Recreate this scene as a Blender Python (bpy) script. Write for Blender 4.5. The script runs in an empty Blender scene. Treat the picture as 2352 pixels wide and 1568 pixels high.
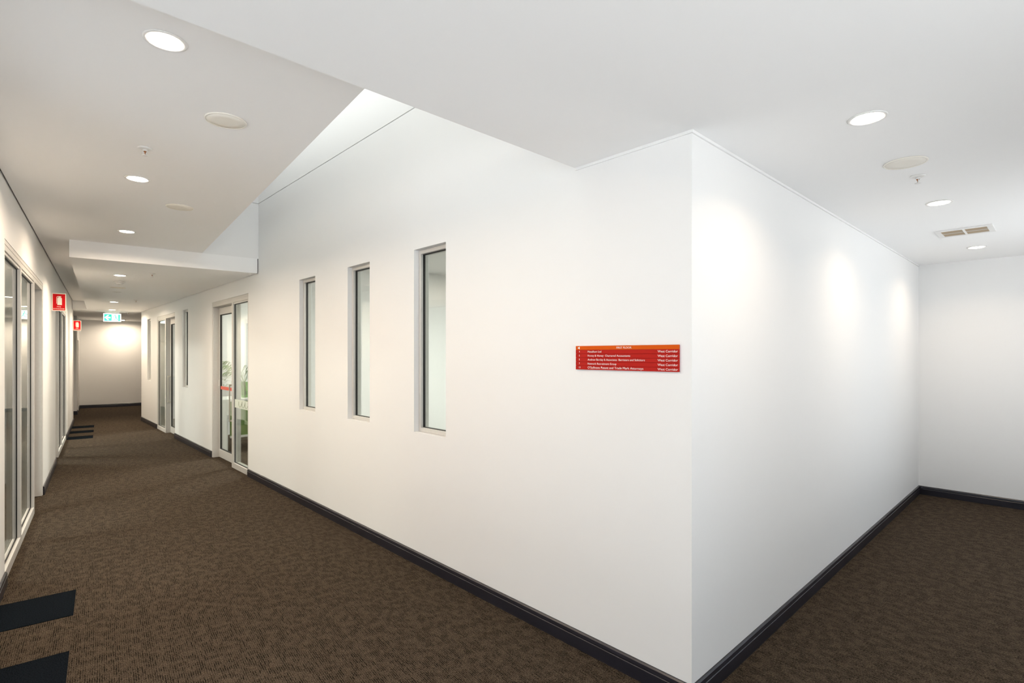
import bpy, bmesh, math, random
from mathutils import Vector, Matrix

random.seed(7)
scene = bpy.context.scene
COL = scene.collection
R = math.radians

# ------------------------------------------------------------------ camera, sky, exposure
# World frame: x = 0 is the long right-hand corridor wall (runs along +y), y = 0 is the wall of the
# side corridor (runs along +x); the white corner between them stands at the origin. Metres.
HEAD = R(43.4456)
cam_d = bpy.data.cameras.new('camera')
cam = bpy.data.objects.new('camera', cam_d)
COL.objects.link(cam)
cam.location = (-2.306, -1.210, 1.65)
cam.rotation_euler = (R(90), 0, -HEAD)
cam_d.sensor_width = 36.0
cam_d.lens = 1207.8 * 36.0 / 2352.0
cam_d.shift_y = (813.4 - 784.0) / 2352.0
cam_d.clip_start = 0.05
scene.camera = cam

world = bpy.data.worlds.new('clear_sky')
scene.world = world
world.use_nodes = True
bg = world.node_tree.nodes['Background']
bg.inputs['Color'].default_value = (0.83, 0.915, 1.0, 1)
bg.inputs['Strength'].default_value = 1.06

# high sun added behind the building to light the bounce paving outside and the far side of the light well only
sun_d = bpy.data.lights.new('sun', 'SUN'); sun_d.energy = 15.6; sun_d.angle = R(0.6); sun_d.color = (1.0, 0.985, 0.96)
sun = bpy.data.objects.new('sun', sun_d); COL.objects.link(sun)
sun.rotation_euler = Vector((-math.cos(R(50)), -0.12, -math.sin(R(50)))).to_track_quat('-Z', 'Y').to_euler()

scene.view_settings.view_transform = 'Standard'
scene.view_settings.look = 'None'
scene.view_settings.gamma = 1.0
scene.view_settings.use_curve_mapping = False
scene.view_settings.exposure = 0.86
scene.cycles.caustics_reflective = False
scene.cycles.caustics_refractive = False
scene.cycles.adaptive_threshold = 0.03

WARM = (1.0, 0.80, 0.60)
WARM_SIDE = (1.0, 0.80, 0.60)
FAR = (1.0, 0.83, 0.63)
LONG_W, FAR_W, SIDE_W = 15.0, 19.0, 2.8

# ------------------------------------------------------------------ materials
def new_mat(name):
    m = bpy.data.materials.new(name)
    m.use_nodes = True
    nt = m.node_tree
    return m, nt, nt.nodes, nt.links, nt.nodes['Principled BSDF']

def simple(name, col, rough=0.5, metal=0.0, spec=0.5, noise=0.0, nscale=60.0, bump=0.0, bscale=400.0):
    m, nt, N, L, b = new_mat(name)
    b.inputs['Roughness'].default_value = rough
    b.inputs['Metallic'].default_value = metal
    b.inputs['Specular IOR Level'].default_value = spec
    tc = N.new('ShaderNodeTexCoord')
    nz = N.new('ShaderNodeTexNoise')
    nz.inputs['Scale'].default_value = nscale; nz.inputs['Detail'].default_value = 0.0
    L.new(tc.outputs['Object'], nz.inputs['Vector'])
    mx = N.new('ShaderNodeMix'); mx.data_type = 'RGBA'
    mx.inputs['A'].default_value = tuple(c * (1 - noise) for c in col) + (1,)
    mx.inputs['B'].default_value = tuple(min(1, c * (1 + noise)) for c in col) + (1,)
    L.new(nz.outputs['Fac'], mx.inputs['Factor'])
    if noise > 0.008: L.new(mx.outputs['Result'], b.inputs['Base Color'])
    else: b.inputs['Base Color'].default_value = col + (1,)      # flat paint
    if bump:
        n2 = N.new('ShaderNodeTexNoise'); n2.inputs['Scale'].default_value = bscale
        L.new(tc.outputs['Object'], n2.inputs['Vector'])
        bp = N.new('ShaderNodeBump'); bp.inputs['Strength'].default_value = bump
        bp.inputs['Distance'].default_value = 0.001
        L.new(n2.outputs['Fac'], bp.inputs['Height'])
        L.new(bp.outputs['Normal'], b.inputs['Normal'])
    return m

def emit(name, col, strength):
    m, nt, N, L, b = new_mat(name)
    b.inputs['Base Color'].default_value = col + (1,)
    b.inputs['Emission Color'].default_value = col + (1,)
    b.inputs['Emission Strength'].default_value = strength
    return m

def glass_mat(name, tint, refl_col=(1, 1, 1)):
    m = bpy.data.materials.new(name); m.use_nodes = True
    nt = m.node_tree; N = nt.nodes; L = nt.links
    N.clear()
    out = N.new('ShaderNodeOutputMaterial')
    mix = N.new('ShaderNodeMixShader')
    tr = N.new('ShaderNodeBsdfTransparent'); tr.inputs['Color'].default_value = tint + (1,)
    gl = N.new('ShaderNodeBsdfGlossy'); gl.inputs['Roughness'].default_value = 0.0
    gl.inputs['Color'].default_value = refl_col + (1,)
    geo = N.new('ShaderNodeNewGeometry')
    dot = N.new('ShaderNodeVectorMath'); dot.operation = 'DOT_PRODUCT'
    L.new(geo.outputs['Normal'], dot.inputs[0]); L.new(geo.outputs['Incoming'], dot.inputs[1])
    ab = N.new('ShaderNodeMath'); ab.operation = 'ABSOLUTE'; L.new(dot.outputs['Value'], ab.inputs[0])
    sb = N.new('ShaderNodeMath'); sb.operation = 'SUBTRACT'; sb.inputs[0].default_value = 1.0
    L.new(ab.outputs[0], sb.inputs[1])
    pw = N.new('ShaderNodeMath'); pw.operation = 'POWER'; pw.inputs[1].default_value = 5.0
    L.new(sb.outputs[0], pw.inputs[0])
    ma = N.new('ShaderNodeMath'); ma.operation = 'MULTIPLY_ADD'
    ma.inputs[1].default_value = 0.95; ma.inputs[2].default_value = 0.045
    L.new(pw.outputs[0], ma.inputs[0])
    L.new(ma.outputs[0], mix.inputs[0]); L.new(tr.outputs[0], mix.inputs[1]); L.new(gl.outputs[0], mix.inputs[2])
    L.new(mix.outputs[0], out.inputs['Surface'])
    return m

LA = R(5.51)                                   # the left wall stands 5.5 degrees off the right one

def carpet_mat(name, dark, light, strength=1.0, plain=False):
    m, nt, N, L, b = new_mat(name)
    b.inputs['Roughness'].default_value = 0.95
    b.inputs['Specular IOR Level'].default_value = 0.0 if plain else 0.06
    tc = N.new('ShaderNodeTexCoord')
    mp = N.new('ShaderNodeMapping'); mp.inputs['Rotation'].default_value = (0, 0, LA)
    L.new(tc.outputs['Object'], mp.inputs['Vector'])
    # ribs run along the corridor (local y), broken into dashes and interrupted by patches of looped pile
    def noise(sx, sy, det=1.0):
        q = N.new('ShaderNodeMapping'); q.inputs['Scale'].default_value = (sx, sy, 1)
        L.new(mp.outputs[0], q.inputs['Vector'])
        z = N.new('ShaderNodeTexNoise'); z.noise_dimensions = '2D'
        z.inputs['Scale'].default_value = 1.0; z.inputs['Detail'].default_value = det
        L.new(q.outputs[0], z.inputs['Vector']); return z.outputs['Fac']
    def op(kind, x, y, z=None):
        n_ = N.new('ShaderNodeMath'); n_.operation = kind
        for i_, v_ in enumerate((x, y, z)):
            if v_ is None: continue
            if isinstance(v_, (int, float)): n_.inputs[i_].default_value = v_
            else: L.new(v_, n_.inputs[i_])
        return n_.outputs[0]
    wv = N.new('ShaderNodeTexWave'); wv.wave_type = 'BANDS'; wv.bands_direction = 'X'
    wv.inputs['Scale'].default_value = 32.0; wv.inputs['Distortion'].default_value = 1.3
    wv.inputs['Detail'].default_value = 1.0; wv.inputs['Detail Scale'].default_value = 2.5
    L.new(mp.outputs[0], wv.inputs['Vector'])
    def ramp(x, lo, hi):
        n_ = N.new('ShaderNodeMapRange'); n_.inputs['From Min'].default_value = lo; n_.inputs['From Max'].default_value = hi
        L.new(x, n_.inputs['Value']); return n_.outputs[0]
    dash = ramp(noise(110, 17), 0.28, 0.58)      # breaks each groove into dashes
    yarn = ramp(noise(190, 120, 1.0), 0.2, 0.8)                 # single yarns
    patch = ramp(noise(19, 17, 1.0), 0.40, 0.66)  # loop patches a hand wide
    groove = op('MULTIPLY', op('POWER', op('SUBTRACT', 1.0, wv.outputs['Fac']), 1.6), dash)
    groove = op('MULTIPLY', groove, op('MULTIPLY_ADD', patch, -0.6, 1.0))
    tone = op('MULTIPLY_ADD', yarn, 0.80, op('MULTIPLY_ADD', patch, 0.0 if plain else 0.09, 0.19))
    h1 = op('SUBTRACT', tone, op('MULTIPLY', groove, 0.05 if plain else 0.60))
    cr = N.new('ShaderNodeValToRGB')
    cr.color_ramp.elements[0].position = 0.05; cr.color_ramp.elements[0].color = dark + (1,)
    cr.color_ramp.elements[1].position = 0.95; cr.color_ramp.elements[1].color = light + (1,)
    L.new(h1, cr.inputs['Fac'])
    L.new(cr.outputs['Color'], b.inputs['Base Color'])
    bp = N.new('ShaderNodeBump'); bp.inputs['Strength'].default_value = 0.55 * strength
    bp.inputs['Distance'].default_value = 0.006
    L.new(h1, bp.inputs['Height']); L.new(bp.outputs['Normal'], b.inputs['Normal'])
    return m

M = {
    'wall': simple('wall_paint', (0.88, 0.875, 0.865), 0.55, spec=0.3, noise=0.006, nscale=3),
    'ceiling': simple('ceiling_paint', (0.95, 0.945, 0.94), 0.7, spec=0.2, noise=0.006, nscale=3),
    'carpet': carpet_mat('brown_carpet', (0.004, 0.0028, 0.0018), (0.112, 0.083, 0.058)),
    'inlay': carpet_mat('navy_carpet', (0.003, 0.0042, 0.0055), (0.012, 0.0155, 0.020), 0.35, plain=True),
    'paving': simple('pale_paving', (0.55, 0.56, 0.575), 0.9, spec=0.2, noise=0.08, nscale=2),
    'base': simple('black_skirting_paint', (0.018, 0.017, 0.024), 0.32, spec=0.5, noise=0.05),
    'alu': simple('satin_aluminium', (0.66, 0.64, 0.61), 0.45, metal=0.25, noise=0.03, nscale=40),
    'gasket': simple('black_rubber', (0.006, 0.006, 0.006), 0.6),
    'glass': glass_mat('clear_glass', (0.93, 0.97, 0.945)),
    'glass_clear': glass_mat('window_glass', (0.97, 0.98, 0.98)),
    'glass_sky': glass_mat('tinted_skylight_glass', (0.66, 0.675, 0.675)),
    'white': simple('white_plastic', (0.82, 0.81, 0.79), 0.4, noise=0.01),
    'offwhite': simple('cream_mesh_cover', (0.90, 0.86, 0.78), 0.6, noise=0.03, nscale=900),
    'vent_dark': simple('brown_duct_board', (0.16, 0.11, 0.065), 0.9, noise=0.1),
    'vent_slat': simple('tan_vent_slat', (0.60, 0.48, 0.34), 0.6, noise=0.05),
    'brass': simple('brass_bulb', (0.30, 0.10, 0.02), 0.35, metal=0.3, noise=0.05),
    'steel': simple('brushed_steel', (0.62, 0.58, 0.50), 0.3, metal=0.9, noise=0.04, nscale=80),
    'red': simple('sign_red', (0.60, 0.006, 0.010), 0.6, spec=0.15, noise=0.02),
    'brick_red': simple('strip_red', (0.46, 0.014, 0.009), 0.6, spec=0.15, noise=0.03, nscale=30),
    'orange': simple('strip_orange', (0.66, 0.095, 0.0015), 0.6, spec=0.15, noise=0.02, nscale=30),
    'ink_white': simple('white_lettering', (0.88, 0.87, 0.84), 0.5, noise=0.01),
    'ink_cream': simple('cream_print', (0.84, 0.80, 0.70), 0.5, noise=0.01),
    'red_film': simple('red_window_film', (0.72, 0.12, 0.08), 0.4, noise=0.02),
    'frost': simple('frosted_film', (0.70, 0.76, 0.68), 0.6, noise=0.02),
    'ink_green': simple('green_script', (0.16, 0.22, 0.09), 0.5, noise=0.02),
    'exit_green': emit('exit_green_glow', (0.02, 0.56, 0.33), 0.85),
    'exit_white': emit('exit_white_glow', (0.88, 1.0, 0.98), 1.1),
    'leaf': simple('palm_leaf', (0.13, 0.24, 0.035), 0.45, noise=0.3, nscale=15),
    'stem': simple('palm_stem', (0.22, 0.20, 0.06), 0.6, noise=0.2),
    'pot': simple('pale_pot', (0.55, 0.54, 0.48), 0.5, noise=0.05),
    'soil': simple('potting_soil', (0.03, 0.02, 0.012), 0.95, noise=0.4, nscale=200),
    'desk': simple('white_laminate', (0.80, 0.80, 0.77), 0.35, noise=0.01),
    'desk_green': simple('green_panel', (0.16, 0.28, 0.06), 0.4, noise=0.05),
    'vase': glass_mat('green_vase_glass', (0.72, 0.84, 0.62)),
    'door': simple('white_door_paint', (0.80, 0.79, 0.76), 0.45, noise=0.01),
}
def lens_mat(name, col, s):
    return emit(name, col, s)
M['lens_warm'] = lens_mat('warm_lamp_lens', (1.0, 0.90, 0.76), 14.0)
M['panel_light'] = lens_mat('office_light_panel', (1.0, 0.98, 0.93), 6.0)

# ------------------------------------------------------------------ mesh helpers
def link(name, me, mat=None, parent=None):
    o = bpy.data.objects.new(name, me)
    COL.objects.link(o)
    if mat is not None and me is not None:
        me.materials.append(M[mat] if isinstance(mat, str) else mat)
    if parent is not None:
        o.parent = parent
    return o

def finish(bm, name, mat, parent=None, smooth=False, mw=None):
    bmesh.ops.remove_doubles(bm, verts=bm.verts, dist=1e-6)
    bmesh.ops.recalc_face_normals(bm, faces=bm.faces)
    me = bpy.data.meshes.new(name)
    bm.to_mesh(me); bm.free()
    if smooth:
        for p in me.polygons: p.use_smooth = True
    o = link(name, me, mat, parent)
    if mw is not None: o.matrix_world = mw
    return o

def tag(o, label, cat=None, group=None, kind=None):
    if label: o['label'] = label
    if cat: o['category'] = cat
    if group: o['group'] = group
    if kind: o['kind'] = kind
    return o

def structure(o, label):
    o['kind'] = 'structure'
    if label: o['label'] = label
    return o

def empty(name, loc, rotz=0.0):
    o = bpy.data.objects.new(name, None)
    COL.objects.link(o)
    o.location = loc; o.rotation_euler = (0, 0, rotz)
    o.empty_display_size = 0.05
    return o

def add_box(bm, lo, hi, bev=0.0, f=None):
    """axis box lo..hi; f maps a local point to another frame"""
    x0, y0, z0 = lo; x1, y1, z1 = hi
    tmp = bmesh.new()
    vs = [tmp.verts.new(p) for p in ((x0, y0, z0), (x1, y0, z0), (x1, y1, z0), (x0, y1, z0),
                                     (x0, y0, z1), (x1, y0, z1), (x1, y1, z1), (x0, y1, z1))]
    for q in ((0, 3, 2, 1), (4, 5, 6, 7), (0, 1, 5, 4), (1, 2, 6, 5), (2, 3, 7, 6), (3, 0, 4, 7)):
        tmp.faces.new([vs[i] for i in q])
    if bev:
        bmesh.ops.bevel(tmp, geom=tmp.edges[:], offset=bev, segments=1, affect='EDGES')
    base = {}
    for v in tmp.verts:
        base[v] = bm.verts.new(f(v.co) if f else v.co)
    for fc in tmp.faces:
        bm.faces.new([base[v] for v in fc.verts])
    tmp.free()

def prism(name, pts, z0, z1, mat, parent=None):
    bm = bmesh.new()
    a = [bm.verts.new((p[0], p[1], z0)) for p in pts]
    b = [bm.verts.new((p[0], p[1], z1)) for p in pts]
    bm.faces.new(a[::-1]); bm.faces.new(b)
    n = len(pts)
    for i in range(n):
        bm.faces.new((a[i], a[(i + 1) % n], b[(i + 1) % n], b[i]))
    return finish(bm, name, mat, parent)

def lathe(bm, prof, seg=24, f=None, cap=True):
    """revolve [(r, z), ...] about z"""
    rings = []
    for r, z in prof:
        if r < 1e-6:
            p = Vector((0, 0, z)); rings.append([bm.verts.new(f(p) if f else p)])
        else:
            ring = []
            for i in range(seg):
                a = 2 * math.pi * i / seg
                p = Vector((r * math.cos(a), r * math.sin(a), z)); ring.append(bm.verts.new(f(p) if f else p))
            rings.append(ring)
    for A, B in zip(rings, rings[1:]):
        for i in range(seg):
            j = (i + 1) % seg
            if len(A) == 1 and len(B) == 1: continue
            if len(A) == 1: bm.faces.new((A[0], B[i], B[j]))
            elif len(B) == 1: bm.faces.new((A[i], A[j], B[0]))
            else: bm.faces.new((A[i], A[j], B[j], B[i]))
    if cap:
        for r_ in (rings[0], rings[-1]):
            if len(r_) > 2: bm.faces.new(r_)

class Frame:
    """a wall frame: u along the wall, w into the wall (away from the corridor), z up"""
    def __init__(s, origin, along, inward):
        s.o = Vector((origin[0], origin[1], 0)); s.a = Vector((along[0], along[1], 0)); s.i = Vector((inward[0], inward[1], 0))
    def p(s, u, w, z=0.0):
        return s.o + s.a * u + s.i * w + Vector((0, 0, z))
    def f(s):
        return lambda c: s.p(c[0], c[1], c[2])

LD = Vector((math.sin(LA), math.cos(LA), 0)); LN = Vector((math.cos(LA), -math.sin(LA), 0)); LO = Vector((-2.74, 0, 0))
FR = Frame((0, 0), (0, 1), (1, 0))                       # right wall of the long corridor
FL = Frame(LO, LD, -LN)                                  # left wall
FA = Frame((0, 0), (1, 0), (0, 1))                       # wall of the side corridor
def Lp(s, dl, z=0.0): return LO + LD * s + LN * dl + Vector((0, 0, z))

def box_obj(name, lo, hi, mat, parent=None, frame=None, bev=0.0):
    bm = bmesh.new(); add_box(bm, lo, hi, bev, frame.f() if frame else None)
    return finish(bm, name, mat, parent)

def wall(name, frame, solids, holes, thick, label, mat='wall'):
    us = sorted({v for r in solids + holes for v in r[:2]}); zs = sorted({v for r in solids + holes for v in r[2:]})
    def inside(i, j):
        if i < 0 or j < 0 or i >= len(us) - 1 or j >= len(zs) - 1: return False
        u = (us[i] + us[i + 1]) / 2; z = (zs[j] + zs[j + 1]) / 2
        ok = any(r[0] < u < r[1] and r[2] < z < r[3] for r in solids)
        return ok and not any(r[0] < u < r[1] and r[2] < z < r[3] for r in holes)
    bm = bmesh.new(); cache = {}
    def V(i, j, k):
        if (i, j, k) not in cache: cache[(i, j, k)] = bm.verts.new(frame.p(us[i], thick * k, zs[j]))
        return cache[(i, j, k)]
    for i in range(len(us) - 1):
        for j in range(len(zs) - 1):
            if not inside(i, j): continue
            for k in (0, 1):
                bm.faces.new((V(i, j, k), V(i + 1, j, k), V(i + 1, j + 1, k), V(i, j + 1, k)))
            for di, dj, a, b in ((-1, 0, (i, j), (i, j + 1)), (1, 0, (i + 1, j), (i + 1, j + 1)),
                                 (0, -1, (i, j), (i + 1, j)), (0, 1, (i, j + 1), (i + 1, j + 1))):
                if not inside(i + di, j + dj):
                    bm.faces.new((V(*a, 0), V(*b, 0), V(*b, 1), V(*a, 1)))
    return structure(finish(bm, name, mat), label)

# ------------------------------------------------------------------ dimensions read from the photo
ZC, ZU, ZD, ZS = 2.70, 2.89, 2.4775, 3.60      # low ceiling, raised ceiling, door and window heads, shadow line in the light well
ZW0 = 1.0355                                   # window sill
YEND, XEND = 14.66, 5.47
S_START, S_FACE, S_TRENCH, S_LEND, S_REC, S_FAR = 2.1, 6.252, 14.62, 15.42, 17.5, 19.55
E1_Y, E2_DL, TR_DL = 0.70, 1.515, 0.268
WT = 0.14
WIN_R = [(1.932, 2.357), (3.072, 3.499), (4.241, 4.666), (9.83, 10.255), (13.42, 13.845)]
DOOR_R1, DOOR_R2 = (6.42, 8.22), (10.89, 12.67)
DOOR_L1, DOOR_L2 = (4.02, 7.08), (9.23, 12.16)
ZTOP = 5.0

# ------------------------------------------------------------------ floor
floor = prism('floor', [(-5.25, -2.5), (5.7, -2.5), (5.7, 20.6), (-5.25, 20.6)], -0.12, 0.0, 'carpet')
structure(floor, 'dark brown ribbed carpet floor')
def strip(s0, s1):
    bm = bmesh.new()
    add_box(bm, (0.012, s0, 0.0002), (0.405, s1, 0.0042), 0.0012, lambda c: Lp(c[1], c[0], c[2]))
    o = finish(bm, 'carpet_strip', 'inlay', floor)
    o['label'] = 'dark navy carpet strip inlaid by the left wall'
for s0, s1 in ((2.20, 2.655), (3.165, 3.62), (12.08, 12.53), (13.08, 13.50), (14.03, 14.48)):
    strip(s0, s1)

# unseen paving added one storey below, bouncing sunlight up to the ceilings
bounce_ground = prism('ground', [(-60, -60), (60, -60), (60, 60), (-60, 60)], -3.8, -3.6, 'paving')
structure(bounce_ground, 'pale sunlit paving outside the windows')

# ------------------------------------------------------------------ walls
holes_r = [(a, b, ZW0, ZD) for a, b in WIN_R] + [(a, b, -0.1, ZD) for a, b in (DOOR_R1, DOOR_R2)]
wall('wall_right', FR, [(0, YEND, 0.0, 3.0), (0.60, 6.03, 3.0, ZS)], holes_r, WT, 'long white corridor wall with tall slit windows')
wall('wall_light_well', FR, [(0.60, 6.03, ZS + 0.009, ZTOP)], [], WT, 'upper white wall of the light well above the shadow line')
structure(box_obj('trim_1', (0.60, 0.010, ZS - 0.02), (6.03, 0.05, ZS + 0.03), 'wall', None, FR), 'thin shadow line joint across the light well wall')
wall('wall_left', FL, [(S_START, S_LEND, 0, 3.0)], [(DOOR_L1[0], DOOR_L1[1], -0.1, ZD), (DOOR_L2[0], DOOR_L2[1], -0.1, ZD)], WT,
     'white left corridor wall with glazed office entrances')
wall('wall_side_corridor', FA, [(WT, XEND, 0, 2.95)], [], 0.12, 'white wall of the side corridor right of the corner')
structure(box_obj('wall_end', (XEND, -2.5, 0), (XEND + 0.13, 6.3, 3.0), 'wall'), 'white end wall of the side corridor')
FB = Frame((0, -2.38), (1, 0), (0, -1))
wall('wall_back', FB, [(-5.2, XEND, 0, 2.8)], [(-4.9, -0.1, 0.12, 2.58), (2.3, 4.5, 0.12, 2.58)], 0.12, 'white wall behind the camera with two long windows')
def ribbon(name, x0, x1, n, label):  # unseen windows added to let more daylight onto ceilings and side corridor
    bw = empty(name, (x0, -2.38, 0)); structure(bw, label)
    W = x1 - x0; st = (W - 0.06) / n
    for k in range(n + 1):
        box_obj('mullion', (k * st, -0.09, 0.12), (k * st + 0.06, -0.03, 2.58), 'alu', bw)
    for z in (0.12, 2.53):
        box_obj('rail', (0, -0.09, z), (W, -0.03, z + 0.05), 'alu', bw)
    for k in range(n):
        box_obj('pane', (k * st + 0.06, -0.064, 0.17), ((k + 1) * st, -0.056, 2.53), 'glass_clear', bw)
ribbon('window_8', -4.9, -0.1, 5, 'ribbon of windows behind the camera')
ribbon('window_9', 2.3, 4.5, 2, 'pair of windows opposite the side corridor wall')

# far end of the long corridor
FF = Frame(Lp(S_FAR, 0), LN, LD)
wall('wall_far', FF, [(-0.3, 5.2, 0, 2.95)], [], 0.12, 'white far wall closing the long corridor')
FREC = Frame(Lp(S_REC, -1.6), LN, LD)
wall('wall_recess', FREC, [(0, 1.6, 0, 2.95)], [], 0.12, 'white side of the recess past the left wall')
FL2 = Frame(Lp(S_REC, 0), LD, -LN)
wall('wall_left_far', FL2, [(0.12, S_FAR - S_REC, 0, 2.95)], [(0.45, 1.40, -0.1, 2.1)], 0.12, 'short far piece of the left wall with a door')
FRB = Frame(Lp(S_LEND - 0.2, -1.6), LD, -LN)
structure(box_obj('wall_recess_back', (0, 0, 0), (2.5, 0.1, 2.95), 'wall', None, FRB), 'back wall of the recess')
structure(box_obj('wall_branch', (WT, YEND - 0.12, 0), (4.6, YEND, 2.95), 'wall'), 'wall of the branch corridor at the far end')
structure(box_obj('wall_branch_end', (4.6, YEND - 0.12, 0), (4.7, 20.0, 2.95), 'wall'), 'end wall of the branch corridor')

# offices behind the walls
structure(box_obj('wall_office_1', (WT, 6.12, 0), (5.47, 6.22, 3.0), 'wall'), 'office partition beside the first entrance')
structure(box_obj('wall_office_2', (WT, 10.62, 0), (5.47, 10.72, 3.0), 'wall'), 'office partition beside the second entrance')
structure(box_obj('wall_office_3', (5.47, 6.3, 0), (5.6, 14.6, 3.0), 'wall'), 'outer wall of the offices on the right')
FLO = Frame(Lp(0, -4.2), LD, -LN)
structure(box_obj('wall_office_4', (1.9, 0, 0), (15.4, 0.1, 3.0), 'wall', None, FLO), 'outer wall of the offices on the left')
for i, s in enumerate((2.1, 8.1, 15.1)):
    FLP = Frame(Lp(s, -WT), -LN, LD)
    structure(box_obj('wall_office_%d' % (5 + i), (0, 0, 0), (4.1, 0.1, 3.0), 'wall', None, FLP), 'partition between the left-hand offices')

# lobby to the left of the camera, glazed at its far side
PL0 = Lp(S_START, 0)
structure(box_obj('wall_lobby', (-5.2, PL0.y, 0), (PL0.x - 0.02, PL0.y + 0.12, 2.8), 'wall'), 'white wall of the lobby left of the camera')
fac = empty('window_6', (-5.1, 0, 0))
structure(fac, 'tall glazed lobby window left of the camera')
structure(box_obj('wall_lobby_end', (-5.2, -2.5, 0), (-5.0, -0.76, 2.8), 'wall'), 'white wall beside the lobby window')
for y in (-0.76, -0.22, 0.86, 1.94):
    box_obj('mullion', (-0.05, y, 0.0), (0.05, y + 0.07, 2.72), 'alu', fac)
for z in (0.0, 2.60):
    box_obj('rail', (-0.05, -0.76, z), (0.05, 2.05, z + 0.08), 'alu', fac)
for y, w_ in ((-0.69, 0.47), (-0.15, 1.01), (0.93, 1.01)):
    box_obj('pane', (-0.004, y, 0.08), (0.004, y + w_, 2.60), 'glass_clear', fac)

# ------------------------------------------------------------------ ceilings
def xl(y): return LO.x + math.tan(LA) * y
c0 = prism('ceiling', [(-5.3, -2.5), (5.6, -2.5), (5.6, 0.1), (0.05, 0.1), (0.05, E1_Y), (xl(E1_Y), E1_Y), (xl(2.2), 2.2), (-5.3, 2.2)],
           ZC, ZU, 'ceiling')
structure(c0, 'low white ceiling over the corner and the side corridor')
pE2 = lambda y: (LO + LN * E2_DL).x + math.tan(LA) * (y - (LO + LN * E2_DL).y)
a = [(xl(0.5) - 0.4, 0.5), (pE2(0.5), 0.5), Lp(S_FACE, E2_DL)[:2], Lp(S_FACE, TR_DL)[:2], Lp(S_TRENCH, TR_DL)[:2], Lp(S_TRENCH, 0.012)[:2],
     Lp(S_START + 0.02, 0.012)[:2], Lp(S_START + 0.02, -0.4)[:2]]
structure(prism('ceiling.001', a, ZU, 3.0, 'ceiling'), 'raised white ceiling with a row of downlights along the left wall')
# lower ceiling beyond the bulkhead, its upright front face belongs to it
q = Lp(S_FACE, 2.76)
lowpts = [Lp(S_FACE, TR_DL)[:2], (-0.012, Lp(S_FACE, 0).y - math.tan(LA) * (-0.012 - Lp(S_FACE, 0).x)), (-0.012, YEND - 0.02), (0.13, YEND - 0.02), (4.7, YEND - 0.02), (4.7, 19.2),
          Lp(S_FAR + 0.02, 1.5)[:2], Lp(S_FAR + 0.02, -0.3)[:2], Lp(S_FAR, -1.7)[:2], Lp(S_LEND + 0.02, -1.7)[:2], Lp(S_LEND + 0.02, 0.0)[:2],
          Lp(S_LEND, 0.006)[:2], Lp(S_TRENCH, 0.006)[:2], Lp(S_TRENCH, TR_DL)[:2]]
structure(prism('ceiling.002', lowpts, ZC, ZU, 'ceiling'), 'low white ceiling of the far corridor behind the bulkhead')
# roof slabs that close the corridor and the offices from above
structure(prism('ceiling.003', [Lp(1.5, -4.4)[:2], Lp(1.5, 0.1)[:2], Lp(20.2, 0.1)[:2], Lp(20.2, -4.4)[:2]], 3.0, 3.1, 'ceiling'), 'roof slab over the left-hand offices')
structure(prism('ceiling.004', [(WT - 0.005, 0.03), (5.7, 0.03), (5.7, 20.5), (-0.2, 20.5), (-0.2, 6.3), (WT - 0.005, 6.3)], 3.0, 3.1, 'ceiling'), 'roof slab over the right-hand offices')
structure(prism('ceiling.005', [Lp(S_FACE + 0.02, TR_DL - 0.02)[:2], Lp(S_FACE + 0.02, 2.77)[:2], (0.0, YEND), (4.8, YEND), (4.8, 20.5), Lp(S_FAR + 0.5, -1.9)[:2], Lp(S_LEND, -1.9)[:2], Lp(S_LEND, TR_DL - 0.02)[:2]],
                ZU + 0.012, 3.05, 'ceiling'), 'roof slab over the far corridor')
structure(prism('ceiling.006', [Lp(S_TRENCH + 0.002, -0.01)[:2], Lp(S_TRENCH + 0.002, 0.3)[:2], Lp(S_LEND + 0.1, 0.3)[:2], Lp(S_LEND + 0.1, -0.01)[:2]], ZU - 0.06, 3.02, 'ceiling'), 'closing block at the far end of the ceiling recess')

# light well: sides above the ceilings and the glazed top
FE = Frame(Lp(S_FACE, 0), LN, LD)
wall('wall_bulkhead', FE, [(E2_DL - 0.1, 2.78, ZU, ZS)], [], 0.1, 'white end face of the light well above the bulkhead')
wall('wall_bulkhead_upper', FE, [(E2_DL - 0.1, 2.78, ZS + 0.009, ZTOP)], [], 0.1, 'upper end face of the light well')
structure(box_obj('trim_2', (E2_DL - 0.1, 0.010, ZS - 0.02), (2.76, 0.05, ZS + 0.03), 'wall', None, FE), 'thin shadow line joint across the light well end face')
structure(prism('wall_well_near', [(pE2(E1_Y) - 0.1, E1_Y - 0.1), (WT, E1_Y - 0.1), (WT, E1_Y), (pE2(E1_Y) - 0.1, E1_Y)], ZU + 0.06, ZTOP, 'wall'), 'near side of the light well')
structure(prism('wall_well_left', [(pE2(E1_Y), E1_Y), Lp(S_FACE, E2_DL)[:2], Lp(S_FACE, E2_DL - 0.1)[:2], (pE2(E1_Y) - 0.1, E1_Y)], ZU + 0.06, ZTOP, 'wall'), 'left side of the light well')
sky = empty('window_7', (0, 0, ZTOP))
structure(sky, 'glazed skylight over the light well')
def skybox(name, p0, p1, z0, z1, hw, mat):
    p0 = Vector((p0[0], p0[1], 0)); p1 = Vector((p1[0], p1[1], 0)); dd = (p1 - p0).normalized(); nn = Vector((-dd.y, dd.x, 0)) * hw
    o = prism(name, [(p0 - nn)[:2], (p1 - nn)[:2], (p1 + nn)[:2], (p0 + nn)[:2]], z0, z1, mat, sky)
    return o
cs = [(pE2(E1_Y), E1_Y), (0.0, E1_Y), (0.0, Lp(S_FACE, 2.75).y), tuple(Lp(S_FACE, E2_DL)[:2])]
for i in range(4):
    skybox('rail', cs[i], cs[(i + 1) % 4], 0.0, 0.07, 0.05, 'white')
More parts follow.
